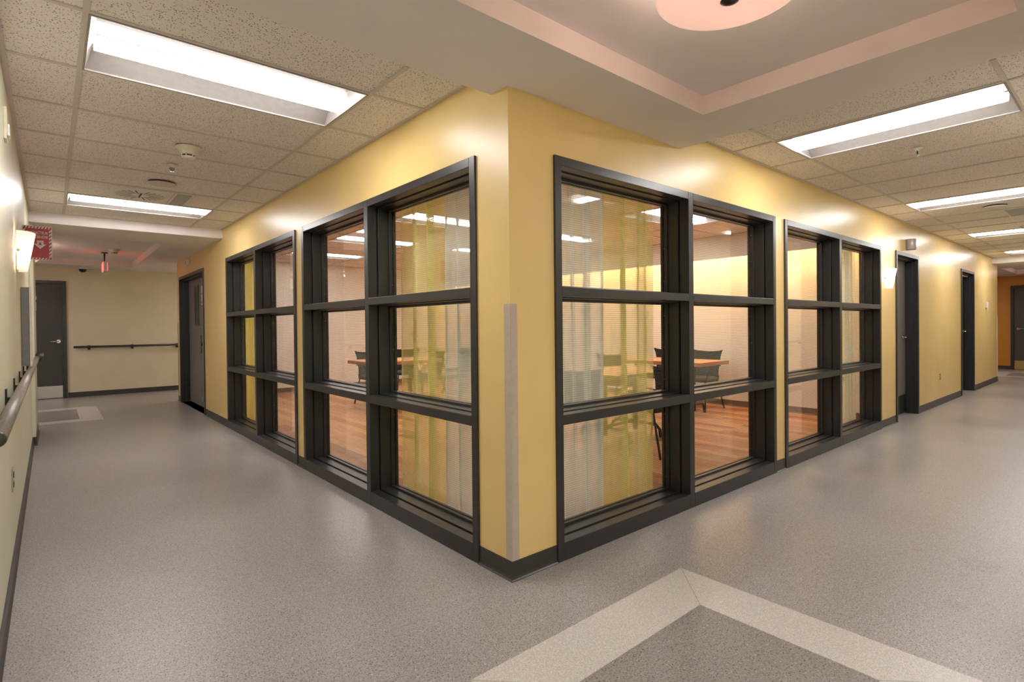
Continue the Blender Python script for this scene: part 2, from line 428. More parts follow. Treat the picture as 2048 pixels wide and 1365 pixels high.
# ------------------------------------------------------------------ walls with openings
def wall_x(b, x0, x1, ya, yb, zt, openings, m=0):
    y = ya
    for (o0, o1, zo) in openings:
        if o0 > y: box(b, (x0, y, 0), (x1, o0, zt), m)
        box(b, (x0, o0, zo), (x1, o1, zt), m); y = o1
    if yb > y: box(b, (x0, y, 0), (x1, yb, zt), m)
def wall_y(b, y0, y1, xa, xb, zt, openings, m=0):
    x = xa
    for (o0, o1, zo) in openings:
        if o0 > x: box(b, (x, y0, 0), (o0, y1, zt), m)
        box(b, (o0, y0, zo), (o1, y1, zt), m); x = o1
    if xb > x: box(b, (x, y0, 0), (xb, y1, zt), m)
WL = [(0.273, 2.94, TOP), (3.122, 5.768, TOP)]
WR = [(0.318, 3.023, TOP), (3.211, 5.917, TOP)]
DL = (7.143, 9.173, TOP); D1 = (6.535, 7.606, TOP); D2 = (10.354, 11.468, TOP)
ZT = 2.70
def shrink(o, e=0.02): return (o[0]+e, o[1]-e, o[2]-e)
def two_tone(o, face_axis, face_val, inner_val):
    """faces looking into the room take the second material"""
    me = o.data
    for p in me.polygons:
        c = p.center; n = p.normal
        if face_axis == 0 and n.x > 0.9 and abs(c.x-inner_val) < 1e-3: p.material_index = 1
        if face_axis == 1 and n.y > 0.9 and abs(c.y-inner_val) < 1e-3: p.material_index = 1
def walls():
    b = BM(); wall_x(b, 0, 0.18, 0, 9.40, ZT, [shrink(o) for o in WL+[DL]])
    two_tone(struct('wall_left', b, [M['yellow'], M['roomw']], 'yellow corridor wall left of the near corner, with two big windows', 'wall'), 0, 0, 0.18)
    b = BM(); wall_y(b, 0, 0.18, 0.18, 13.97, ZT, [shrink(o) for o in WR+[D1, D2]])
    # corner face on y=0 between x=0 and x=0.18
    two_tone(struct('wall_right', b, [M['yellow'], M['roomw']], 'yellow corridor wall right of the near corner, with windows and doors', 'wall'), 1, 0, 0.18)
    b = BM(); box(b, (XW-0.15, -5.0, 0), (XW, 6.07, ZT)); box(b, (XW-0.15, 6.07, 0), (-1.915, 7.28, ZT))
    struct('wall_far_left', b, M['pale'], 'pale green corridor wall at the left edge of the view', 'wall')
    b = BM(); box(b, (-4.5, 11.45, 0), (4.0, 11.6, ZT)); box(b, (-4.65, 7.2, 0), (-4.5, 11.6, ZT)); box(b, (-4.5, 7.13, 0), (XW-0.15, 7.28, ZT))
    struct('wall_back_left', b, M['beige'], 'beige wall closing the left corridor', 'wall')
    b = BM(); box(b, (4.0, 9.3, 0), (4.15, 11.6, ZT)); box(b, (0.18, 9.32, 0), (4.0, 9.40, ZT))
    struct('wall_back_branch', b, M['beige'], 'beige wall of the side branch behind the left corridor', 'wall')
    b = BM(); box(b, (0.75, YS-0.15, 0), (17.9, YS, ZT)); box(b, (0.75, -5, 0), (0.9, YS-0.15, ZT)); box(b, (XW-0.15, -5.15, 0), (0.9, -5, ZT))
    struct('wall_opposite', b, M['pale'], 'pale wall facing the windows of the right corridor', 'wall')
    b = BM(); box(b, (17.9, -3, 0), (18.05, 3, ZT)); 
    struct('wall_end_right', b, M['orange'], 'orange wall at the end of the right corridor', 'wall')
    b = BM(); box(b, (13.82, 0.18, 0), (13.97, 3, ZT)); box(b, (13.82, 3, 0), (18.05, 3.15, ZT))
    struct('wall_end_branch', b, M['orange'], 'orange wall of the branch past the right corridor', 'wall')
    b = BM(); box(b, (6.4, 0.18, 0), (6.5, 9.42, ZT)); box(b, (0.18, 9.22, 0), (6.4, 9.32, ZT))
    struct('wall_room', b, M['roomw'], 'beige inner walls of the glazed dining room', 'wall')
walls()

# ------------------------------------------------------------------ ceilings
def tile_ceiling(label, xs, ys, skip, name='ceiling', bar=0.024, nox=(), noy=()):
    b = BM(); z = CE+0.006
    for i in range(len(xs)-1):
        for j in range(len(ys)-1):
            if (i, j) in skip: continue
            quad(b, ((xs[i], ys[j], z), (xs[i], ys[j+1], z), (xs[i+1], ys[j+1], z), (xs[i+1], ys[j], z)), 0)
    x0, x1, y0, y1 = xs[0], xs[-1], ys[0], ys[-1]
    o = struct(name, b, [M['tile']], label, 'ceiling')
    g = BM()
    for i, x in enumerate(xs):
        if i in nox: continue
        a, c = x-bar/2, x+bar/2
        a, c = max(a, x0), min(c, x1)
        if i in (0, len(xs)-1): c = min(x+bar, x1) if i == 0 else x1; a = x0 if i == 0 else x1-bar
        box(g, (a, y0, CE-0.001), (c, y1, z+0.001))
    for j, y in enumerate(ys):
        if j in noy: continue
        a, c = max(y-bar/2, y0), min(y+bar/2, y1)
        if j in (0, len(ys)-1): a, c = (y0, y0+bar) if j == 0 else (y1-bar, y1)
        box(g, (x0, a, CE), (x1, c, z+0.001))
    obj('ceiling_grid', g, M['tbar'], o)
    s = BM(); box(s, (x0, y0, CE+0.12), (x1, y1, CE+0.14)); obj('ceiling_deck', s, M['tbar'], o)
    return o
XL = [XW, -1.645, -0.365, 0.0]
YL = [0.363] + [0.785+0.648*k for k in range(8)] + [5.955]
tile_ceiling('speckled tile ceiling over the left corridor', XL, YL, {(1, 1), (1, 7)}, noy=(0, len(YL)-1))
XR = [1.9] + [2.28+0.656*k for k in range(17)] + [13.35]
YR = [YS, -1.59, -0.33, 0.0]
tile_ceiling('speckled tile ceiling over the right corridor', XR, YR, {(1, 1), (6, 1), (11, 1), (16, 1)}, nox=(0, len(XR)-1))
XI = [0.18, 0.82, 1.46, 2.73, 3.53, 4.80, 5.94]
YI = [0.18] + [0.74+0.66*k for k in range(13)] + [9.22]
ILIGHTS = [(2, 5), (2, 8), (2, 11), (4, 2), (4, 5), (4, 8)]
tile_ceiling('tile ceiling of the glazed dining room', XI, YI, set(ILIGHTS))

def slab(b, x0, x1, y0, y1, z, mi=0): quad(b, ((x0, y0, z), (x0, y1, z), (x1, y1, z), (x1, y0, z)), mi)
def tray(b, x0, x1, y0, y1, z0, z1, mi_side, mi_top):
    quad(b, ((x0, y0, z0), (x1, y0, z0), (x1, y0, z1), (x0, y0, z1)), mi_side); quad(b, ((x0, y1, z0), (x1, y1, z0), (x1, y1, z1), (x0, y1, z1)), mi_side)
    quad(b, ((x0, y0, z0), (x0, y1, z0), (x0, y1, z1), (x0, y0, z1)), mi_side); quad(b, ((x1, y0, z0), (x1, y1, z0), (x1, y1, z1), (x1, y0, z1)), mi_side)
    slab(b, x0, x1, y0, y1, z1, mi_top)
def soffits():
    mats = [M['soffit'], M['tray'], M['soffit']]
    b = BM(); hx0, hx1, hy0, hy1 = -0.92, 1.122, -1.77, -0.427
    slab(b, XW, 1.561, hy1, 0.0, SO); slab(b, XW, 0, 0, 0.137, SO)
    slab(b, hx1, 1.561, YS, hy1, SO); slab(b, XW, hx0, -5, hy1, SO); slab(b, hx0, hx1, -5, hy0, SO)
    quad(b, ((XW, 0.137, SO), (0, 0.137, SO), (0, 0.363, CE+.006), (XW, 0.363, CE+.006)))
    quad(b, ((1.561, YS, SO), (1.561, 0, SO), (1.9, 0, CE+.006), (1.9, YS, CE+.006)))
    tray(b, hx0, hx1, hy0, hy1, SO, TR, 1, 2)
    struct('ceiling', b, mats, 'plaster soffit with a recessed tray above the near corner', 'ceiling')
    b = BM(); hx0, hx1, hy0, hy1 = -3.6, -0.54, 6.87, 10.77
    quad(b, ((XW, 5.955, SO), (0, 5.955, SO), (0, 5.955, ZT), (XW, 5.955, ZT)))
    slab(b, XW, 0.0, 5.955, hy0, SO); slab(b, -4.5, 4.0, hy1, 11.45, SO); slab(b, hx1, 0, hy0, 9.4, SO); slab(b, hx1, 4.0, 9.4, hy1, SO); slab(b, -4.5, hx0, hy0, hy1, SO)
    slab(b, -4.5, XW, 6.5, hy0, SO)
    tray(b, hx0, hx1, hy0, hy1, SO, TR, 1, 2)
    struct('ceiling', b, mats, 'dropped plaster ceiling with a tray past the left corridor', 'ceiling')
    b = BM(); hx0, hx1, hy0, hy1 = 14.9, 17.2, -1.7, 0.05
    quad(b, ((13.35, YS, SO), (13.35, 0, SO), (13.35, 0, ZT), (13.35, YS, ZT)))
    slab(b, 13.35, hx0, YS, 0, SO); slab(b, 13.97, hx0, 0, 3, SO); slab(b, hx1, 17.9, -3, 3, SO); slab(b, hx0, hx1, hy1, 3, SO); slab(b, hx0, hx1, -3, hy0, SO)
    tray(b, hx0, hx1, hy0, hy1, SO, TR, 1, 2)
    struct('ceiling', b, mats, 'dropped plaster ceiling with a tray past the right corridor', 'ceiling')
    # light cove in the dining room: a dropped board in front of the end wall
    b = BM(); box(b, (5.94, 0.18, 2.30), (6.0, 9.22, ZT)); box(b, (0.18, 0.18, ZT), (6.4, 9.22, ZT+0.03))
    struct('trim_1', b, M['roomw'], 'dropped board hiding the cove light of the dining room', 'trim')
soffits()

# ------------------------------------------------------------------ baseboards
BP = [(0, 0), (0.013, 0), (0.013, 0.0), (0.014, 0.003), (0.0075, 0.010), (0.004, 0.020), (0.004, 0.098), (0, 0.098)]
BP = [(0, 0), (0.016, 0), (0.016, 0.003), (0.009, 0.009), (0.005, 0.020), (0.005, 0.098), (0, 0.098)]
def baseboard(name, paths, m, label):
    b = BM()
    for p in paths: sweep(b, p, BP)
    struct(name, b, m, label, 'baseboard')
baseboard('baseboard_left', [[(0, 0.273), (0, 0), (0.318, 0)][::-1][::-1] and [(0, 3.122), (0, 2.94)], [(0, 7.143), (0, 5.768)], [(0.04, 9.40), (0, 9.40), (0, 9.173)]][0:3], M['base'], 'dark rubber baseboard along the left yellow wall')
baseboard('baseboard_corner', [[(0, 0.273), (0, 0), (0.318, 0)]], M['base'], 'dark rubber baseboard wrapping the near corner')
baseboard('baseboard_right', [[(3.023, 0), (3.211, 0)], [(5.917, 0), (6.535, 0)], [(7.606, 0), (10.354, 0)], [(11.468, 0), (13.97, 0), (13.97, 0.2)]], M['base'], 'dark rubber baseboard along the right yellow wall')
baseboard('baseboard_far_left', [[(XW, -5), (XW, 6.07), (-1.915, 6.07), (-1.915, 7.28), (-2.1, 7.28)]], M['base'], 'dark rubber baseboard along the pale left wall')
baseboard('baseboard_back_left', [[(-1.53, 11.45), (4.0, 11.45)], [(-4.5, 11.45), (-2.62, 11.45)]], M['base'], 'dark baseboard along the beige end wall')
baseboard('baseboard_end_right', [[(17.9, 3), (17.9, 0.25)], [(17.9, -0.86), (17.9, -1.93)]], M['base'], 'dark baseboard along the orange end wall')
baseboard('baseboard_opposite', [[(17.9, YS), (0.75, YS), (0.75, -5)]], M['base'], 'dark baseboard along the wall facing the windows')
baseboard('baseboard_room', [[(6.4, 9.22), (6.4, 0.18)], [(0.18, 9.22), (6.4, 9.22)]], M['basecap'], 'brown baseboard inside the dining room')

# ------------------------------------------------------------------ windows
def map_wall(side):
    if side == 'L': return lambda u, d, z: (d, u, z)
    return lambda u, d, z: (u, d, z)
def window(n, side, u0, u1, label):
    f = map_wall(side); mid = (u0+u1)/2
    zr = [(0.100, 0.750), (0.806, 1.464), (1.516, 2.180)]
    root = thing('window_%d' % n, f(mid, 0.08, 0), label, 'window', kind='structure')
    def layer(b, d0, d1, e, ue=0.0):
        """everything but the six openings inset by e, between depths d0 and d1"""
        def bx(a0, a1, z0, z1): box(b, f(a0, d0, z0), f(a1, d1, z1))
        A0, A1, B0, B1 = u0+0.05+e, mid-0.03-e, mid+0.03+e, u1-0.05-e
        bx(u0+ue, A0, 0, TOP-ue); bx(A1, B0, 0, TOP-ue); bx(B1, u1-ue, 0, TOP-ue)
        zs = [0.0] + [v for (a, c) in zr for v in (a+e, c-e)] + [TOP-ue]
        for k in range(0, len(zs), 2):
            bx(A0, A1, zs[k], zs[k+1]); bx(B0, B1, zs[k], zs[k+1])
    b = BM(); layer(b, -0.014, 0.058, 0.0); obj('window_frame', b, M['frame'], root, bevel=0.0025)
    b = BM(); layer(b, 0.0585, 0.068, -0.012, 0.02); layer(b, 0.0685, 0.150, 0.006, 0.02); obj('window_sash', b, M['frame'], root, bevel=0.002)
    b = BM(); layer(b, 0.1505, 0.175, 0.020, 0.02); layer(b, 0.186, 0.205, 0.020, 0.02); obj('glazing_stop', b, M['frame'], root, bevel=0.002)
    b = BM()
    cols = [(u0+0.06, mid-0.04), (mid+0.04, u1-0.06)]
    for (a, c) in cols:
        for (z0, z1) in zr: box(b, f(a, 0.1775, z0+0.008), f(c, 0.1835, z1-0.008))
    obj('window_pane', b, M['glass'], root)
    # screws of the glazing stop
    b = BM()
    for (a, c) in cols:
        for (z0, z1) in zr:
            far = c-0.0265
            for q in (0.15, 0.5, 0.85):
                z = z0+(z1-z0)*q
                box(b, f(far-0.003, 0.160, z-0.003), f(far+0.0, 0.166, z+0.003))
    o = obj('screw', b, M['chrome'], root); o['kind'] = 'stuff'
window(1, 'L', WL[0][0], WL[0][1], 'charcoal six pane window left of the near corner')
window(2, 'L', WL[1][0], WL[1][1], 'farther charcoal six pane window on the left yellow wall')
window(3, 'R', WR[0][0], WR[0][1], 'charcoal six pane window right of the near corner')
window(4, 'R', WR[1][0], WR[1][1], 'farther charcoal six pane window on the right yellow wall')

# ------------------------------------------------------------------ doors
def lever(root, P, along, out, m='chrome', back=False):
    """lever handle at P, lever pointing `along`, standing out along `out`"""
    P, a, o = Vector(P), Vector(along), Vector(out)
    b = BM()
    tube(b, [P, P+o*0.012], 0.033, 20); tube(b, [P+o*0.01, P+o*0.055], 0.011, 12)
    tube(b, [P+o*0.05, P+o*0.052+a*0.05, P+o*0.046+a*0.125], 0.0095, 12, radii=[0.0115, 0.010, 0.008])
    return obj('door_handle', b, M[m], root)
def door(n, axis, u0, u1, face, dirn, depth, leafm, label, jw=0.05, zt=TOP):
    """axis 'y': door in a wall of constant y running along x. dirn: sign toward the inside of the wall"""
    def P(u, d, z): return (u, face+dirn*d, z) if axis == 'y' else (face+dirn*d, u, z)
    root = thing('door_%d' % n, P((u0+u1)/2, 0.08, 0), label, 'door', kind='structure')
    b = BM()
    for (a, c) in ((u0, u0+jw), (u1-jw, u1)): box(b, P(a, -0.014, 0), P(c, depth+0.045, zt-jw))
    box(b, P(u0, -0.014, zt-jw), P(u1, depth+0.045, zt))
    s = 0.02
    for (a, c) in ((u0+jw, u0+jw+s), (u1-jw-s, u1-jw)): box(b, P(a, 0.05, 0), P(c, depth-0.004, zt-jw))
    box(b, P(u0+jw, 0.05, zt-jw-s), P(u1-jw, depth-0.004, zt-jw))
    obj('door_frame', b, M['frame'], root, bevel=0.0025)
    return root, P
# door beside the right windows
r, P = door(1, 'y', D1[0], D1[1], 0.0, 1, 0.136, 'door', 'grey door beside the sconce in the right yellow wall')
b = BM(); box(b, P(D1[0]+.053, 0.138, 0.008), P(D1[1]-.053, 0.178, TOP-.054)); lf = obj('door_leaf', b, M['door'], r, bevel=0.002)
b = BM(); box(b, P(D1[0]+.07, 0.134, 0.02), P(D1[1]-.075, 0.1385, 0.27)); obj('kick_plate', b, M['kick'], lf)
lever(lf, P(7.42, 0.138, 1.09), (-1, 0, 0), (0, -1, 0))
r, P = door(2, 'y', D2[0], D2[1], 0.0, 1, 0.136, 'door', 'dark recessed door near the far end of the right yellow wall')
b = BM(); box(b, P(D2[0]+.053, 0.138, 0.008), P(D2[1]-.053, 0.178, TOP-.054)); lf = obj('door_leaf', b, M['doord'], r, bevel=0.002)
lever(lf, P(11.32, 0.138, 1.12), (-1, 0, 0), (0, -1, 0))
b = BM(); box(b, P(D2[0]+.3, 0.07, TOP-.10), P(D2[1]-.1, 0.12, TOP-.075)); obj('door_closer', b, M['steel'], r)
# wide double door on the left wall
r, P = door(3, 'x', DL[0], DL[1], 0.0, 1, 0.13, 'door', 'wide grey double door with a narrow lite in the left yellow wall')
b = BM(); box(b, P(8.125, 0.132, 0.008), P(DL[1]-.053, 0.177, TOP-.054)); lf = obj('door_leaf', b, M['door'], r, bevel=0.002)
b = BM()
for a, c, z0, z1 in ((8.24, 8.27, 1.36, 2.05), (8.53, 8.56, 1.36, 2.05), (8.27, 8.53, 1.36, 1.39), (8.27, 8.53, 2.02, 2.05)):
    box(b, P(a, 0.122, z0), P(c, 0.133, z1))
obj('lite_frame', b, M['frame'], lf)
b = BM(); box(b, P(8.27, 0.126, 1.39), P(8.53, 0.1325, 2.02)); obj('lite_glass', b, M['kick'], lf)
b = BM(); box(b, P(DL[0]+.053, 0.134, 0.008), P(8.119, 0.177, TOP-.054)); lf2 = obj('door_leaf', b, M['door'], r, bevel=0.002)
b = BM(); box(b, P(8.09, 0.128, 0.9), P(8.15, 0.134, 1.2)); tube(b, [P(8.06, 0.12, 1.055), P(8.06, 0.134, 1.055)], 0.03, 14); obj('lock', b, M['black'], lf2)
b = BM(); box(b, P(7.94, 0.129, 1.90), P(8.06, 0.1335, 2.02)); box(b, P(7.95, 0.129, 1.70), P(8.05, 0.1335, 1.88)); obj('door_plate', b, M['signwhite'], lf2)
b = BM(); tube(b, [P(8.0, 0.126, 1.745), P(8.0, 0.1335, 1.745)], 0.016, 12); obj('plate_dot', b, M['signred'], lf2)
b = BM(); box(b, P(8.0, 0.12, 0.10), P(8.05, 0.1335, 0.18)); obj('door_bolt', b, M['steel'], lf2)
# dark door in the beige end wall
r, P = door(4, 'y', -2.62, -1.535, 11.45, -1, -0.03, 'doord', 'dark door with a steel kick plate in the beige end wall', zt=2.255) if False else (None, None)
def surface_door(n, label, axis, u0, u1, face, sgn, zt, leafm, kickm, hu, hdir, handle_side):
    """frame standing on a wall face; sgn: direction of the corridor"""
    def P(u, d, z): return (u, face+sgn*d, z) if axis == 'y' else (face+sgn*d, u, z)
    root = thing('door_%d' % n, P((u0+u1)/2, 0.02, 0), label, 'door', kind='structure')
    b = BM(); jw = 0.06
    box(b, P(u0, 0, 0), P(u0+jw, 0.045, zt-jw)); box(b, P(u1-jw, 0, 0), P(u1, 0.045, zt-jw)); box(b, P(u0, 0, zt-jw), P(u1, 0.045, zt))
    obj('door_frame', b, M['frame'], root, bevel=0.002)
    b = BM(); box(b, P(u0+jw+.003, 0.001, 0.008), P(u1-jw-.003, 0.012, zt-jw-.003)); lf = obj('door_leaf', b, M[leafm], root)
    b = BM(); box(b, P(u0+jw+.02, 0.0115, 0.015), P(u1-jw-.012, 0.015, 0.245)); obj('kick_plate', b, M[kickm], lf)
    o = (0, sgn, 0) if axis == 'y' else (sgn, 0, 0); a = (hdir, 0, 0) if axis == 'y' else (0, hdir, 0)
    lever(lf, P(hu, 0.012, 1.095), a, o)
    return lf, P
lf, P = surface_door(4, 'dark door with a steel kick plate in the beige end wall', 'y', -2.62, -1.535, 11.45, -1, 2.255, 'doord', 'steel', -1.66, -1, 0)
b = BM(); box(b, P(-2.12, 0.011, 1.89), P(-1.965, 0.016, 1.955)); obj('door_plate', b, M['signwhite'], lf)
b = BM(); box(b, P(-2.12, 0.011, 1.68), P(-1.97, 0.016, 1.84)); obj('notice', b, M['white'], lf)
surface_door(5, 'dark door with a brass kick plate in the orange end wall', 'x', -0.85, 0.25, 17.9, -1, 2.255, 'doord', 'brass', 0.10, -1, 0)

# ------------------------------------------------------------------ ceiling lights
def troffer(loc, rz, label, group, first=[None]):
    if first[0] is not None:
        return dup(first[0], loc, rz, label, group)
    L, W = 1.262, 0.634
    t = thing('ceiling_light', (0, 0, 0), label, 'ceiling light', group)
    b = BM(); hl, hw = L/2, W/2
    for s in (-1, 1):
        box(b, (-hl, s*hw, -0.004), (hl, s*(hw-0.009), 0.012)); box(b, (s*hl, -hw+0.009, -0.004), (s*(hl-0.009), hw-0.009, 0.012))
    obj('light_frame', b, M['reflector'], t)
    for s in (-1, 1):
        b = BM(); n = 12; prev = None
        for k in range(n+1):
            q = k/n; v = hw-0.009-(hw-0.009-0.098)*q; z = 0.004+0.070*math.sin(q*PI/2)
            cur = [bm_v for bm_v in (b.verts.new((-hl+.01, s*v, z)), b.verts.new((hl-.01, s*v, z)))]
            if prev:
                fc = b.faces.new((prev[0], prev[1], cur[1], cur[0])); fc.smooth = True
            prev = cur
        obj('reflector', b, M['reflector'], t)
    for s in (-1, 1):   # sloping end plates
        b = BM(); quad(b, ((s*(hl-.01), -hw+.01, 0.002), (s*(hl-.01), hw-.01, 0.002), (s*(hl-.045), 0.12, 0.085), (s*(hl-.045), -0.12, 0.085)))
        obj('end_plate', b, M['reflector'], t)
    b = BM(); quad(b, ((-hl, -0.12, 0.0855), (hl, -0.12, 0.0855), (hl, 0.12, 0.0855), (-hl, 0.12, 0.0855)))
    obj('housing', b, M['reflector'], t)
    b = BM(); n = 18; prev = None; le = hl-0.035
    for k in range(n+1):
        a = -PI/2+PI*k/n; v = 0.080*math.sin(a); z = 0.024-0.030*math.cos(a)
        cur = (b.verts.new((-le, v, z)), b.verts.new((le, v, z)))
        if prev: b.faces.new((prev[0], prev[1], cur[1], cur[0])).smooth = True
        prev = cur
    ln = obj('lens', b, M['lens'], t)
    for s in (-1, 1):
        b = BM(); quad(b, ((-le, s*0.081, 0.024), (le, s*0.081, 0.024), (le, s*0.097, 0.072), (-le, s*0.097, 0.072))); obj('basket_side', b, M['basket'], t)
        b = BM(); tube(b, [(-le, s*0.0815, 0.023), (le, s*0.0815, 0.023)], 0.0022, 6); obj('lens_trim', b, M['hornm'], ln)
    t.location = loc; t.rotation_euler.z = rz; first[0] = t
    return t
zc = CE
troffer((-1.005, 1.109, zc), 0, 'nearest ribbed troffer light in the left corridor ceiling', 'recessed troffer lights')
troffer((-1.005, 4.997, zc), 0, 'farther ribbed troffer light in the left corridor ceiling', 'recessed troffer lights')
for k, lb in ((2.28, 'nearest ribbed troffer light in the right corridor ceiling'), (5.56, 'second ribbed troffer light from the corner in the right corridor ceiling'),
              (8.84, 'third ribbed troffer light from the corner in the right corridor ceiling'), (12.12, 'farthest ribbed troffer light in the right corridor ceiling')):
    troffer((k+0.328, -0.96, zc), PI/2, lb, 'recessed troffer lights')
names = ['dining room troffer light by the left windows, nearest the corner', 'dining room troffer light by the left windows, second from the corner', 'dining room troffer light by the left windows, farthest from the corner',
         'dining room troffer light nearest the right windows', 'dining room troffer light near the cove wall, second from the right windows', 'dining room troffer light near the cove wall, farthest from the right windows']
for (i, j), lb in zip(ILIGHTS, names):
    troffer(((XI[i]+XI[i+1])/2, (YI[j]+YI[j+1])/2, zc), 0, lb, 'dining room troffer lights')

def dish(loc, label, zb, dep, R=0.240, group='frosted dish lights'):
    """zb: underside of the glass; loc z: the ceiling it hangs from"""
    t = thing('dish_light', loc, label, 'ceiling light', group)
    x, y, z = loc; zr = zb+dep
    b = BM(); n = 16
    prof = [(R*k/n, zb+dep*(k/n)**2.4) for k in range(n+1)]
    prof2 = [(R+0.004, zr+0.004), (R-0.003, zr+0.007)] + [(max(0.0, p[0]-0.003), p[1]+0.005) for p in prof[::-1]]
    lathe(b, prof+prof2, (x, y, 0), 48)
    gs = obj('glass_shade', b, M['dish'], t)
    b = BM(); lathe(b, [(0, zb-0.010), (0.016, zb-0.009), (0.024, zb-0.004), (0.034, zb+0.001), (0.03, zb+0.006), (0.008, zb+0.006)], (x, y, 0), 28)
    obj('finial', b, M['bronze'], gs)
    b = BM(); lathe(b, [(0.008, zb+0.006), (0.008, z-0.03), (0.075, z-0.025), (0.09, z), (0, z)], (x, y, 0), 28); obj('ceiling_mount', b, M['bronze'], t)
    for a in (0.3, 0.3+PI*2/3, 0.3+PI*4/3):
        b = BM(); zz = (zb+0.02+z-0.02)/2+0.01
        lathe(b, [(0, zz-0.022), (0.02, zz-0.012), (0.02, zz+0.012), (0, zz+0.022)], (x+0.12*math.cos(a), y+0.12*math.sin(a), 0), 12)
        obj('light_bulb', b, M['dishbulb'], t)
    return t
dish((0.080, -1.133, TR), 'frosted glass dish light above the near corner, cut by the top edge', 2.452, 0.030, 0.250)
dish((-2.125, 8.82, TR), 'frosted glass dish light partly hidden behind the pale left wall', 2.285, 0.11, 0.25)
dish((16.05, -0.85, TR), 'frosted glass dish light past the far end of the right corridor', 2.40, 0.08)
ZS = SO-0.088  # unseen troffers added to brighten the near corner and the far arms
for (x, y), lb in {(-0.8, -2.75): 'added unseen fill troffer behind the viewer, nearer the corner', (-0.8, -4.1): 'added unseen fill troffer behind the viewer, at the end of the south branch',
                   (-3.2, 9.2): 'added fill troffer in the hidden left arm past the pale wall', (2.2, 10.45): 'added fill troffer in the hidden arm right of the beige end wall',
                   (15.6, 1.6): 'added fill troffer in the hidden arm by the orange wall'}.items():
    troffer((x, y, ZS), 0, lb, 'recessed troffer lights')

def area(name, loc, size, power, rot=(0, 0, 0), col=LAMP):
    l = D.lights.new(name, 'AREA'); l.energy = power; l.color = col; l.shape = 'RECTANGLE'; l.size = size[0]; l.size_y = size[1]
    o = D.objects.new(name, l); COL.objects.link(o); o.location = loc; o.rotation_euler = rot; return o

# ------------------------------------------------------------------ sconces
def sconce(P, out, along, label):
    """half cone of frosted glass on a wall; out: direction off the wall"""
    o, a = Vector(out), Vector(along); P = Vector(P)
    t = thing('wall_sconce', P, label, 'wall lamp', 'frosted glass wall sconces')
    b = BM(); n = 20; rings = []
    H = 0.245
    for (q, inset) in ((0, 0), (0.5, 0), (1, 0)):
        z = -H/2+H*q; rw = 0.095+0.048*q; ro = 0.050+0.042*q
        rings.append([b.verts.new(P+a*(rw*math.cos(PI*k/n))+o*(0.012+ro*math.sin(PI*k/n)**0.8)+Vector((0, 0, z))) for k in range(n+1)])
    for A, B in zip(rings, rings[1:]):
        for k in range(n): b.faces.new((A[k], A[k+1], B[k+1], B[k])).smooth = True
    bmesh.ops.solidify(b, geom=b.faces[:], thickness=0.004)
    gs = obj('glass_shade', b, M['sconce'], t)
    b = BM()
    p0 = P+o*0.001
    for sx in (0,):
        tube(b, [P-a*0.0+Vector((0, 0, 0.05)), P+o*0.012+Vector((0, 0, 0.05))], 0.05, 20)
    obj('back_plate', b, M['white'], t)
    for s in (-1, 1):
        b = BM(); tube(b, [P+a*s*0.105+o*0.02, P+a*s*0.13+o*0.02], 0.008, 10); obj('side_pin', b, M['brass'], gs)
    b = BM(); lathe(b, [(0, -0.05), (0.018, -0.035), (0.018, 0.035), (0, 0.05)], tuple(P+o*0.045+Vector((0, 0, 0.02))), 14)
    obj('light_bulb', b, M['bulb'], t)
    return t
sconce((XW, 2.66, 1.815), (1, 0, 0), (0, 1, 0), 'glowing sconce on the pale wall at the left edge')
sconce((6.16, 0.0, 1.845), (0, -1, 0), (1, 0, 0), 'glowing sconce between the far right window and the grey door')
sconce((3.3, YS, 1.84), (0, 1, 0), (1, 0, 0), 'glowing sconce on the opposite wall, seen mirrored in the glass')

# cove tubes
def cove():
    for k, y in enumerate((0.3, 3.2, 6.2)):
        t = thing('cove_light', (6.07, y+1.4, 2.52), 'warm cove tube hidden behind the dropped board, number from the front window: %s' % ('first', 'middle', 'last')[k], 'cove light', 'cove tubes')
        t['label'] = 'warm %s cove tube hidden behind the dropped board' % ('nearest', 'middle', 'farthest')[k]
        b = BM(); tube(b, [(6.07, y, 2.52), (6.07, y+2.8, 2.52)], 0.02, 12); obj('tube', b, M['cove'], t)
        b = BM(); box(b, (6.0, y, 2.49), (6.045, y+2.8, 2.56)); obj('batten', b, M['white'], t)
cove()

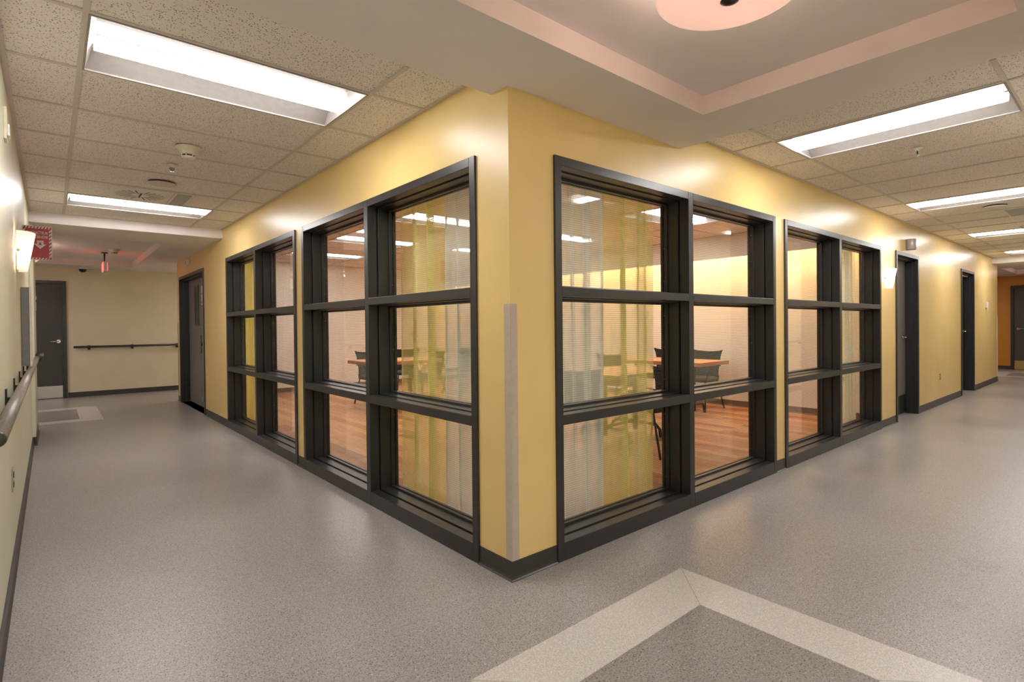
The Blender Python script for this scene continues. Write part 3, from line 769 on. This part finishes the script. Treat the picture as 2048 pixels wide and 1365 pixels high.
# ------------------------------------------------------------------ handrails
def handrail(name, p0, p1, off, r, brackets, m, mb, label, ends=(True, True)):
    """rail parallel to a wall; off: vector from the wall to the rail axis"""
    p0, p1, off = Vector(p0), Vector(p1), Vector(off); d = (p1-p0).normalized()
    t = thing(name, (p0+p1)/2, label, 'handrail')
    b = BM(); pts = []; radii = []
    def endcap(base, dr):
        out = []
        for q in (0.0, 0.25, 0.5, 0.75, 1.0):
            out.append((base - dr*(r*0.55)*math.cos(q*PI/2), max(0.02*r, r*math.sin(q*PI/2)**0.6)))
        return out
    A = endcap(p0+off, d); Bq = endcap(p1+off, -d)
    for p, rr in A: pts.append(p); radii.append(rr)
    for p, rr in Bq[::-1]: pts.append(p); radii.append(rr)
    nA = len(A)
    tube(b, pts[nA-1:-nA+1], r, 20, True, radii[nA-1:-nA+1]); ro = obj('rail', b, M[m], t)
    for pp, rr in ((pts[:nA], radii[:nA]), (pts[-nA:], radii[-nA:])):
        b = BM(); tube(b, pp, r, 20, True, rr); obj('end_cap', b, M[mb], ro)
    for s in brackets:
        c = p0+d*s; b = BM(); w_ = off.normalized(); h = Vector((0, 0, 1))
        def bx(o0, o1, z0, z1, wd):
            cs = [c+w_*o0+h*z0-d*wd, c+w_*o1+h*z1+d*wd]; box(b, tuple(cs[0]), tuple(cs[1]))
        L = off.length
        bx(0, 0.007, -0.060, 0.028, 0.022); bx(0.007, L, -0.052, -r*0.55, 0.017)
        obj('bracket', b, M['black'], t)
    return t
handrail('handrail', (XW, 0.0, 0.995), (XW, 6.04, 0.995), (0.050, 0, 0), 0.0225, [0.62, 1.45, 2.22, 2.95, 3.67, 4.5, 5.3], 'rail', 'raild', 'grey rounded handrail along the pale wall at the left edge')
handrail('handrail', (-1.915, 6.22, 0.995), (-1.915, 7.2, 0.995), (0.050, 0, 0), 0.0225, [0.2, 0.8], 'rail', 'raild', 'short grey handrail past the corner of the pale left wall')
handrail('handrail', (-1.43, 11.45, 0.978), (0.27+0.3, 11.45, 0.978), (0, -0.075, 0), 0.021, [0.23, 0.93, 1.72], 'raild', 'raild', 'dark handrail on the beige end wall')
handrail('handrail', (6.9, YS, 0.962), (9.6, YS, 0.962), (0, 0.078, 0), 0.0235, [0.3, 1.3, 2.4], 'rail', 'raild', 'grey handrail on the opposite wall, mirrored faintly in the glass')

# ------------------------------------------------------------------ corner guards
def guards():
    b = BM(); t = 0.004; w_ = 0.045
    box(b, (-t, -t, 0.099), (0, w_, 1.415)); box(b, (0, -t, 0.099), (w_, 0, 1.415))
    tag(obj('corner_guard', b, M['guard'], bevel=0.0015), 'beige plastic corner guard on the near yellow corner', 'corner guard')
    b = BM(); box(b, (-t, 9.355, 0.099), (0, 9.40+t, 1.415)); box(b, (0, 9.40, 0.099), (w_, 9.40+t, 1.415))
    tag(obj('corner_guard', b, M['guardg']), 'greenish corner guard past the wide double door', 'corner guard')
    b = BM(); box(b, (13.925, -t, 0.099), (13.97+t, 0, 1.415)); box(b, (13.97, 0, 0.099), (13.97+t, w_, 1.415))
    tag(obj('corner_guard', b, M['ivory']), 'pale corner guard at the far end of the right yellow wall', 'corner guard')
guards()

# ------------------------------------------------------------------ extinguisher sign (projects from the pale wall)
def text_bm(s, size, plane_origin, right, up, target_w=None):
    cu = D.curves.new('t', 'FONT'); cu.body = s; cu.size = size; cu.extrude = 0.0; cu.offset = size*0.022
    o = D.objects.new('t', cu); COL.objects.link(o)
    bpy.context.view_layer.update()
    me = D.meshes.new_from_object(o.evaluated_get(bpy.context.evaluated_depsgraph_get()))
    D.objects.remove(o); D.curves.remove(cu)
    b = BM(); b.from_mesh(me); D.meshes.remove(me)
    xs = [v.co.x for v in b.verts]; w_ = max(xs)-min(xs); sx = (target_w/w_) if target_w else 1
    R, U, O = Vector(right), Vector(up), Vector(plane_origin)
    for v in b.verts: v.co = O + R*((v.co.x-min(xs))*sx) + U*v.co.y
    return b
def ext_sign():
    y = 3.9; x0, x1, z0, z1 = XW+0.002, XW+0.190, 1.892, 2.175
    t = thing('extinguisher_sign', (XW, y, z0), 'red and white fire extinguisher sign projecting from the pale left wall', 'sign')
    b = BM(); box(b, (x0, y-0.002, z0), (x1, y+0.002, z1)); obj('sign_panel', b, M['signwhite'], t)
    yf = y-0.0027
    b = BM(); quad(b, ((x0+0.020, yf, z0+0.020), (x1-0.020, yf, z0+0.020), (x1-0.020, yf, z1-0.022), (x0+0.020, yf, z1-0.022)))
    # hazard border: slanted red bars
    def bar(pts): quad(b, [(p[0], yf, p[1]) for p in pts])
    k = 0; p = x0+0.006
    while p+0.012 < x1-0.004:
        for (za, zb) in ((z1-0.022, z1-0.005), (z0+0.005, z0+0.020)):
            bar(((p, za), (p+0.010, za), (p+0.017, zb), (p+0.007, zb)))
        p += 0.0205
    q = z0+0.006
    while q+0.026 < z1-0.004:
        for (xa, xb) in ((x1-0.020, x1-0.005), (x0+0.005, x0+0.020)):
            bar(((xa, q), (xb, q+0.015), (xb, q+0.027), (xa, q+0.012)))
        q += 0.030
    obj('sign_face', b, M['signred'], t)
    R, U = (1, 0, 0), (0, 0, 1)
    o = obj('lettering', text_bm('EXTINCTEUR', 0.030, (x0+0.027, yf-0.001, z1-0.066), R, U, x1-x0-0.052), M['signwhite'], t)
    o = obj('lettering', text_bm("D'INCENDIE", 0.030, (x0+0.027, yf-0.001, z1-0.100), R, U, x1-x0-0.052), M['signwhite'], t)
    b = BM(); cx = x0+0.112; zt_ = z1-0.120
    f = b.faces.new([b.verts.new((cx+dx, yf-0.001, zt_+dz)) for dx, dz in ((-0.021, 0), (0.021, 0), (0.021, -0.030), (0.040, -0.030), (0, -0.070), (-0.040, -0.030), (-0.021, -0.030))])
    obj('arrow', b, M['signwhite'], t)
    b = BM(); b.faces.new([b.verts.new((cx+dx, yf-0.002, zt_+dz)) for dx, dz in ((-0.008, -0.040), (0.008, -0.040), (0.008, -0.022), (0.003, -0.016), (-0.003, -0.016), (-0.008, -0.022))])
    obj('extinguisher_symbol', b, M['signred'], t)
ext_sign()

def left_wall_items():
    # shallow grey glazed panel on the pale wall
    t = thing('wall_cabinet', (XW, 3.52, 1.03), 'narrow grey cabinet with a white front on the pale left wall', 'cabinet')
    b = BM(); box(b, (XW, 3.445, 1.035), (-1.898, 3.60, 1.635)); obj('body', b, M['grey'], t, bevel=0.004)
    b = BM(); box(b, (-1.898, 3.44, 1.03), (-1.885, 3.605, 1.64)); obj('door', b, M['white'], t, bevel=0.006, bseg=3)
    t = thing('wall_outlet', (XW, 1.9, 0.5), 'outlet low on the pale left wall below the handrail', 'outlet')
    b = BM(); box(b, (XW, 1.86, 0.432), (XW+0.006, 1.935, 0.556)); obj('cover_plate', b, M['steel'], t, bevel=0.002)
    b = BM()
    for z in (0.468, 0.520): box(b, (XW+0.005, 1.88, z-0.015), (XW+0.0085, 1.915, z+0.015))
    obj('socket', b, M['black'], t)
    t = thing('alarm_strobe', (XW, 1.75, 2.37), 'pale alarm device high on the pale left wall', 'alarm')
    b = BM(); box(b, (XW, 1.70, 2.29), (XW+0.012, 1.80, 2.455)); obj('back_plate', b, M['ivory'], t, bevel=0.002)
    b = BM(); box(b, (XW+0.012, 1.715, 2.31), (XW+0.022, 1.785, 2.37)); obj('lamp_cover', b, M['white'], t, bevel=0.003)
left_wall_items()

def right_wall_items():
    t = thing('alarm_horn', (7.03, 0, 2.34), 'grey cylindrical fitting above the grey door beside the sconce', 'alarm')
    b = BM(); box(b, (6.97, -0.012, 2.275), (7.09, 0, 2.415)); obj('back_plate', b, M['hornm'], t)
    b = BM(); lathe(b, [(0, 2.275), (0.055, 2.275), (0.058, 2.28), (0.058, 2.412), (0.055, 2.417), (0, 2.417)], (7.03, -0.055, 0), 24); obj('housing', b, M['hornm'], t)
    t = thing('wall_outlet', (8.85, 0, 0.44), 'outlet low on the right yellow wall between the two doors', 'outlet')
    b = BM(); box(b, (8.81, -0.005, 0.375), (8.885, 0, 0.50)); obj('cover_plate', b, M['yellow'], t, bevel=0.0015)
    b = BM()
    for z in (0.405, 0.437, 0.470): box(b, (8.832, -0.008, z-0.008 if z == 0.437 else z-0.013), (8.863, -0.004, z+0.006 if z == 0.437 else z+0.013))
    obj('socket', b, M['black'], t)
    t = thing('thermostat', (12.66, 0, 1.63), 'small white thermostat on the far right yellow wall', 'thermostat')
    b = BM(); box(b, (12.60, -0.03, 1.575), (12.73, 0, 1.69)); obj('housing', b, M['white'], t, bevel=0.006)
    b = BM(); box(b, (12.63, -0.034, 1.553), (12.70, -0.01, 1.576)); obj('sensor', b, M['ivory'], t)
    t = thing('door_chime', (0, 8.28, 2.42), 'small pale box above the wide double door', 'alarm')
    b = BM(); box(b, (-0.045, 8.19, 2.365), (0, 8.37, 2.465)); obj('housing', b, M['white'], t, bevel=0.01, bseg=3)
    b = BM(); box(b, (-0.049, 8.25, 2.385), (-0.04, 8.31, 2.445)); obj('lens', b, M['hornm'], t)
right_wall_items()

# ------------------------------------------------------------------ ceiling fittings
def smoke(loc, label, s=1.0, first=[None]):
    if first[0] is not None:
        return dup(first[0], loc, None, label, 'smoke detectors')
    t = thing('smoke_detector', (0, 0, 0), label, 'smoke detector', 'smoke detectors')
    b = BM(); lathe(b, [(0, 0), (0.084, 0), (0.082, -0.008), (0.070, -0.018), (0.058, -0.036), (0.050, -0.050), (0.046, -0.056), (0, -0.056)], seg=32); obj('base', b, M['ivory'], t)
    b = BM(); lathe(b, [(0.038, -0.055), (0.038, -0.070), (0, -0.070)], seg=32); sr = obj('sensor_ring', b, M['slot'], t)
    for k in range(6):
        a = k*PI/3; b = BM(); c_, s_ = math.cos(a), math.sin(a)
        tube(b, [(0.044*c_, 0.044*s_, -0.055), (0.040*c_, 0.040*s_, -0.072)], 0.004, 6); obj('rib', b, M['ivory'], sr)
    b = BM(); lathe(b, [(0, -0.069), (0.043, -0.069), (0.041, -0.077), (0.028, -0.083), (0, -0.085)], seg=32); obj('cap', b, M['white'], t)
    t.location = loc; first[0] = t; return t
smoke((-0.99, 2.46, CE), 'white smoke detector in the left corridor ceiling, nearest the first light')
smoke((-0.964, 8.85, TR), 'smoke detector in the tray past the left corridor')
smoke((9.75, -1.02, CE), 'smoke detector near the third light of the right corridor')
def sprinkler(loc, label, first=[None]):
    if first[0] is not None: return dup(first[0], loc, None, label, 'sprinkler heads')
    t = thing('sprinkler_head', (0, 0, 0), label, 'sprinkler', 'sprinkler heads')
    b = BM(); lathe(b, [(0, 0), (0.038, 0), (0.036, -0.004), (0.014, -0.010), (0.012, -0.022), (0, -0.022)], seg=24); obj('escutcheon', b, M['white'], t)
    b = BM()
    for s in (-1, 1): tube(b, [(s*0.010, 0, -0.02), (s*0.016, 0, -0.035), (0, 0, -0.052)], 0.003, 8)
    tube(b, [(0, 0, -0.02), (0, 0, -0.05)], 0.003, 8); obj('yoke', b, M['bronze'], t)
    b = BM(); lathe(b, [(0, -0.052), (0.016, -0.052), (0.016, -0.054), (0, -0.055)], seg=20); obj('deflector', b, M['chrome'], t)
    t.location = loc; first[0] = t; return t
sprinkler((-1.01, 3.02, CE), 'sprinkler head between the detector and the round speaker, left corridor')
sprinkler((3.30, -0.96, CE), 'sprinkler head just past the first light of the right corridor')
sprinkler((8.62, -0.98, CE), 'sprinkler head before the third light of the right corridor')
def speaker(loc, label):
    t = thing('ceiling_speaker', loc, label, 'speaker', 'round ceiling speakers')
    x, y, z = loc
    b = BM(); lathe(b, [(0, -0.001), (0.106, -0.001), (0.106, -0.010), (0, -0.010)], loc, 40); obj('gap_shade', b, M['slot'], t)  # dark disc stands in for the shade between ceiling and grille
    b = BM(); lathe(b, [(0, -0.010), (0.112, -0.010), (0.110, -0.016), (0.100, -0.019), (0, -0.024)], loc, 40); obj('grille', b, M['tbar'], t)
speaker((-0.99, 3.70, CE), 'round speaker grille before the second light of the left corridor')
speaker((6.55, -0.97, CE), 'round speaker grille past the second light of the right corridor')
def diffuser(x0, y0, x1, y1, label, side):
    t = thing('air_diffuser', ((x0+x1)/2, (y0+y1)/2, CE), label, 'air diffuser')
    b = BM(); box(b, (x0, y0, CE-0.006), (x1, y1, CE)); obj('diffuser_plate', b, M['white'], t)
    b = BM(); cx, cy = (x0+x1)/2, (y0+y1)/2; R = 0.205; n = 22
    for k in range(n):
        a = 2*PI*(k+0.5)/n; c, s = math.cos(a), math.sin(a)
        if abs(c) < 0.13: continue
        r0, r1 = R*0.36, R*1.0; wv = 0.0042
        quad(b, ((cx+c*r0-s*wv, cy+s*r0+c*wv, CE-0.0066), (cx+c*r1-s*wv*1.6, cy+s*r1+c*wv*1.6, CE-0.0066), (cx+c*r1+s*wv*1.6, cy+s*r1-c*wv*1.6, CE-0.0066), (cx+c*r0+s*wv, cy+s*r0-c*wv, CE-0.0066)))
    box(b, (cx-0.007, cy-R*0.5, CE-0.009), (cx+0.007, cy+R*0.5, CE-0.0055))
    obj('slot', b, M['slot'], t)['kind'] = 'stuff'
diffuser(-1.335, 4.037, -0.835, 4.661, 'square white diffuser with radial slots beside the second left light', 0)
def grille(x0, y0, x1, y1, label, m='perf'):
    t = thing('return_grille', ((x0+x1)/2, (y0+y1)/2, CE), label, 'air grille')
    b = BM()
    e = 0.02
    box(b, (x0, y0, CE-0.007), (x1, y0+e, CE)); box(b, (x0, y1-e, CE-0.007), (x1, y1, CE)); box(b, (x0, y0+e, CE-0.007), (x0+e, y1-e, CE)); box(b, (x1-e, y0+e, CE-0.007), (x1, y1-e, CE)); obj('grille_frame', b, M['white'], t)
    b = BM(); z = CE-0.004
    quad(b, ((x0+e, y0+e, z), (x1-e, y0+e, z), (x1-e, y1-e, z), (x0+e, y1-e, z)))
    obj('perforated_plate', b, M[m], t)
grille(-0.83, 4.037, -0.66, 4.661, 'narrow grey perforated grille right of the radial slot diffuser')
grille(6.885, -1.57, 7.515, -0.98, 'dark return grille past the second light of the right corridor')

def exit_sign():
    t = thing('exit_sign', (-1.06, 9.4, TR), 'red lit exit sign hanging under the tray past the left corridor', 'sign')
    b = BM(); box(b, (-1.085, 9.22, 2.285), (-1.035, 9.58, 2.455)); obj('housing', b, M['white'], t, bevel=0.003)
    b = BM(); box(b, (-1.090, 9.235, 2.30), (-1.0845, 9.565, 2.44)); obj('lit_panel', b, M['exitred'], t)
    b = BM(); box(b, (-1.0355, 9.235, 2.30), (-1.030, 9.565, 2.44)); obj('lit_panel', b, M['exitred'], t)
    b = BM(); tube(b, [(-1.06, 9.4, 2.455), (-1.06, 9.4, TR)], 0.012, 10); lathe(b, [(0, TR), (0.05, TR), (0.045, TR-0.015), (0, TR-0.018)], (-1.06, 9.4, 0), 20); obj('stem', b, M['bronze'], t)
    t = thing('dome_camera', (-1.29, 11.1, SO), 'small black dome camera under the soffit by the beige end wall', 'camera')
    b = BM(); lathe(b, [(0, SO), (0.085, SO), (0.085, SO-0.035), (0.07, SO-0.045), (0, SO-0.045)], (-1.29, 11.1, 0), 28); obj('housing', b, M['white'], t)
    b = BM(); lathe(b, [(0.062, SO-0.045), (0.055, SO-0.075), (0.034, SO-0.098), (0, SO-0.108)], (-1.29, 11.1, 0), 28); obj('dome', b, M['black'], t)
exit_sign()

# ------------------------------------------------------------------ curtains
def curtain(side, u0, u1, d, m, label, folds, amp=0.035, z0=0.03, z1=2.60, ph=0.0, taper=0.0):
    f = map_wall(side)
    b = BM(); n = max(40, int(folds*22)); rings = []
    rnd = random.Random(hash(label) % 1000 if False else len(label)*7+int(u0*100))
    wob = [rnd.uniform(-1, 1) for _ in range(8)]
    zs = [z0+(z1-z0)*k/14 for k in range(15)]
    for z in zs:
        q = (z-z0)/(z1-z0); row = []
        for k in range(n+1):
            s = k/n
            u = u0+(u1-u0)*s
            phs = 2*PI*folds*s+ph+0.9*math.sin(2*PI*s*1.3+wob[0]*3)
            dd = amp*math.sin(phs)*(0.75+0.3*math.sin(5*s+wob[1]*2))+amp*0.35*math.sin(2.1*phs+wob[2]*3)*(1-0.5*q)
            u += 0.012*math.cos(phs)+taper*(1-q)*(s-0.5)*2+0.01*math.sin(3*q+wob[3]*3+6*s)
            row.append(b.verts.new(f(u, d+dd, z)))
        rings.append(row)
    for A, B in zip(rings, rings[1:]):
        for k in range(n): b.faces.new((A[k], A[k+1], B[k+1], B[k])).smooth = True
    root = thing('curtain', f((u0+u1)/2, d, z0), label, 'curtain', 'sheer curtains')
    obj('cloth', b, M[m], root)
    # track with glides
    b = BM(); box(b, f(u0-0.02, d-0.012, 2.602), f(u1+0.02, d+0.012, 2.632)); obj('track', b, M['white'], root)
curtain('R', 0.42, 1.105, 0.33, 'sheer_w', 'white sheer curtain behind the near right window, next to the corner', 5, 0.03)
curtain('R', 1.105, 1.70, 0.33, 'sheer_y', 'yellow sheer curtain behind the near right window, hanging loose', 2.7, 0.055, taper=-0.01)
curtain('L', 0.42, 1.055, 0.33, 'sheer_w', 'white sheer curtain behind the near left window, next to the corner', 4, 0.03)
curtain('L', 1.055, 1.675, 0.33, 'sheer_y', 'yellow sheer curtain behind the near left window, hanging loose', 2.8, 0.055)
curtain('L', 5.30, 6.10, 0.33, 'sheer_y', 'yellow sheer curtain behind the far left window', 6, 0.04)
curtain('R', 5.42, 5.62, 0.33, 'sheer_y', 'narrow yellow sheer curtain behind the far right window', 2, 0.035)
curtain('R', 5.62, 6.12, 0.33, 'sheer_w', 'white sheer curtain behind the far right window', 3.5, 0.035)

# ------------------------------------------------------------------ tables and chairs
def table(x0, x1, y0, y1, label):
    cx, cy = (x0+x1)/2, (y0+y1)/2; lx, ly = x1-x0, y1-y0
    t = thing('dining_table', (cx, cy, 0), label, 'table', 'wooden dining tables')
    b = BM(); box(b, (x0, y0, 0.728), (x1, y1, 0.78))
    for fc in b.faces:
        pass
    o = obj('tabletop', b, [M['tabletop'], M['tableedge']], t, bevel=0.003)
    for p in o.data.polygons:
        if abs(p.normal.z) < 0.5: p.material_index = 1
    ax = Vector((1, 0, 0)) if lx >= ly else Vector((0, 1, 0)); L = max(lx, ly); W = min(lx, ly)
    sd = Vector((ax.y, ax.x, 0))
    for s in (-1, 1):
        c = Vector((cx, cy, 0))+ax*s*(L/2-0.33)
        b = BM(); tube(b, [c+Vector((0, 0, 0.06)), c+Vector((0, 0, 0.727))], 0.030, 16)
        obj('post', b, M['black'], t)
        b = BM(); fw = W/2-0.10
        tube(b, [c-sd*fw+Vector((0, 0, 0.012)), c-sd*(fw-0.01)+Vector((0, 0, 0.10)), c-sd*(fw-0.06)+Vector((0, 0, 0.150)), c+Vector((0, 0, 0.158)), c+sd*(fw-0.06)+Vector((0, 0, 0.150)), c+sd*(fw-0.01)+Vector((0, 0, 0.10)), c+sd*fw+Vector((0, 0, 0.012))], 0.019, 12)
        obj('foot', b, M['black'], t)
        b = BM(); box(b, tuple(c-sd*fw-ax*0.03+Vector((0, 0, 0.715))), tuple(c+sd*fw+ax*0.03+Vector((0, 0, 0.7275)))); obj('bracket', b, M['black'], t)
    b = BM(); tube(b, [Vector((cx, cy, 0.158))-ax*(L/2-0.34), Vector((cx, cy, 0.158))+ax*(L/2-0.34)], 0.015, 12); obj('stretcher', b, M['black'], t)
table(4.82, 5.60, 1.77, 3.42, 'wooden dining table seen through the right window, beside the east wall')
table(2.62, 3.84, 1.40, 2.30, 'nearer wooden dining table behind the yellow sheer and the mullion')
table(1.85, 3.05, 5.31, 6.23, 'wooden dining table seen through the near left window')

def make_chair():
    """local: seat faces +y, back at -y"""
    t = thing('dining_chair', (0, 0, 0), 'x', 'chair', 'black mesh back dining chairs')
    # back shell: flared wings at the top, narrower waist, curved round the sitter
    b = BM(); rows = []; nz, nx = 12, 12
    for j in range(nz+1):
        q = j/nz; z = 0.46+0.42*q
        hw = 0.205+0.030*abs(q-0.35)**1.2*2.2+0.025*max(0, q-0.8)*5
        row = []
        for i in range(nx+1):
            s = -1+2*i/nx
            x = s*hw; zz = z+(0.030*abs(s)**3 if q > 0.99 else 0.030*abs(s)**3*max(0, (q-0.5)*2))-0.02*(1-abs(s))*max(0, q-0.8)
            y = -0.215-0.055*q+0.055*(s*s)-0.03*math.sin(q*PI)
            row.append(b.verts.new((x, y, zz)))
        rows.append(row)
    for A, B in zip(rows, rows[1:]):
        for i in range(nx): b.faces.new((A[i], A[i+1], B[i+1], B[i])).smooth = True
    bmesh.ops.solidify(b, geom=b.faces[:], thickness=0.012)
    obj('backrest', b, M['chairback'], t)
    # seat pad
    b = BM(); rings = []; n = 28
    for (k, z) in ((0.90, 0.44), (1.0, 0.452), (1.0, 0.475), (0.94, 0.49), (0.6, 0.492), (0.0, 0.486)):
        if k == 0: rings.append([b.verts.new((0, 0, z))]); continue
        ring = []
        for i in range(n):
            a = 2*PI*i/n; c, s = math.cos(a), math.sin(a)
            x = 0.235*k*math.copysign(abs(c)**0.5, c); y = 0.23*k*math.copysign(abs(s)**0.5, s)
            ring.append(b.verts.new((x*(1+0.06*s), y, z)))
        rings.append(ring)
    b.faces.new(rings[0][::-1])
    for A, B in zip(rings, rings[1:]):
        for i in range(n):
            i2 = (i+1) % n
            f = b.faces.new((A[i], A[i2], B[0])) if len(B) == 1 else b.faces.new((A[i], A[i2], B[i2], B[i])); f.smooth = True
    obj('seat', b, M['seat'], t)
    for sx in (-1, 1):
        b = BM(); tube(b, [(sx*0.195, 0.17, 0.445), (sx*0.235, 0.245, 0.0)], 0.0115, 10); obj('leg', b, M['black'], t)
        b = BM(); tube(b, [(sx*0.195, -0.17, 0.445), (sx*0.24, -0.30, 0.0)], 0.0115, 10); obj('leg', b, M['black'], t)
        b = BM(); tube(b, [(sx*0.205, 0.17, 0.43), (sx*0.250, 0.19, 0.55), (sx*0.262, 0.16, 0.665), (sx*0.262, 0.05, 0.69), (sx*0.255, -0.12, 0.685), (sx*0.215, -0.235, 0.66)], 0.011, 10); obj('armrest', b, M['black'], t)
    b = BM()
    for sx in (-1, 1): tube(b, [(sx*0.205, 0.17, 0.435), (sx*0.205, -0.18, 0.435), (sx*0.185, -0.235, 0.50)], 0.011, 8)
    tube(b, [(-0.205, 0.15, 0.432), (0.205, 0.15, 0.432)], 0.010, 8); tube(b, [(-0.205, -0.15, 0.432), (0.205, -0.15, 0.432)], 0.010, 8)
    obj('seat_frame', b, M['black'], t)
    return t
CH = make_chair()
# (x, y, angle, label): angle turns the chair's front (+y) anticlockwise
chairs = [
    (2.93, 1.19, -0.12, 'black chair nearest the right window mullion, back to the glass'),
    (2.12, 1.50, -0.9, 'black chair turned aside behind the near yellow curtain'),
    (5.83, 2.37, PI/2, 'black chair between the wooden table and the east wall, its wing showing right'),
    (5.86, 3.10, PI/2, 'black chair against the east wall, left of the other one'),
    (2.42, 6.42, PI, 'black chair behind the table in the near left window'),
    (3.12, 5.92, PI/2, 'black chair at the end of the left window table, seen sideways'),
    (3.30, 6.85, PI-0.4, 'black chair seen dimly through the yellow curtain of the left window'),
    (4.30, 6.60, PI/2+0.3, 'black chair at the right end of the left window curtain'),
    (4.55, 2.9, -PI/2, 'black chair on the west side of the east wall table'),
]
for k, (x, y, a, lb) in enumerate(chairs):
    if k == 0:
        CH.location = (x, y, 0); CH.rotation_euler.z = a; CH['label'] = lb
    else: dup(CH, (x, y, 0), a, lb)
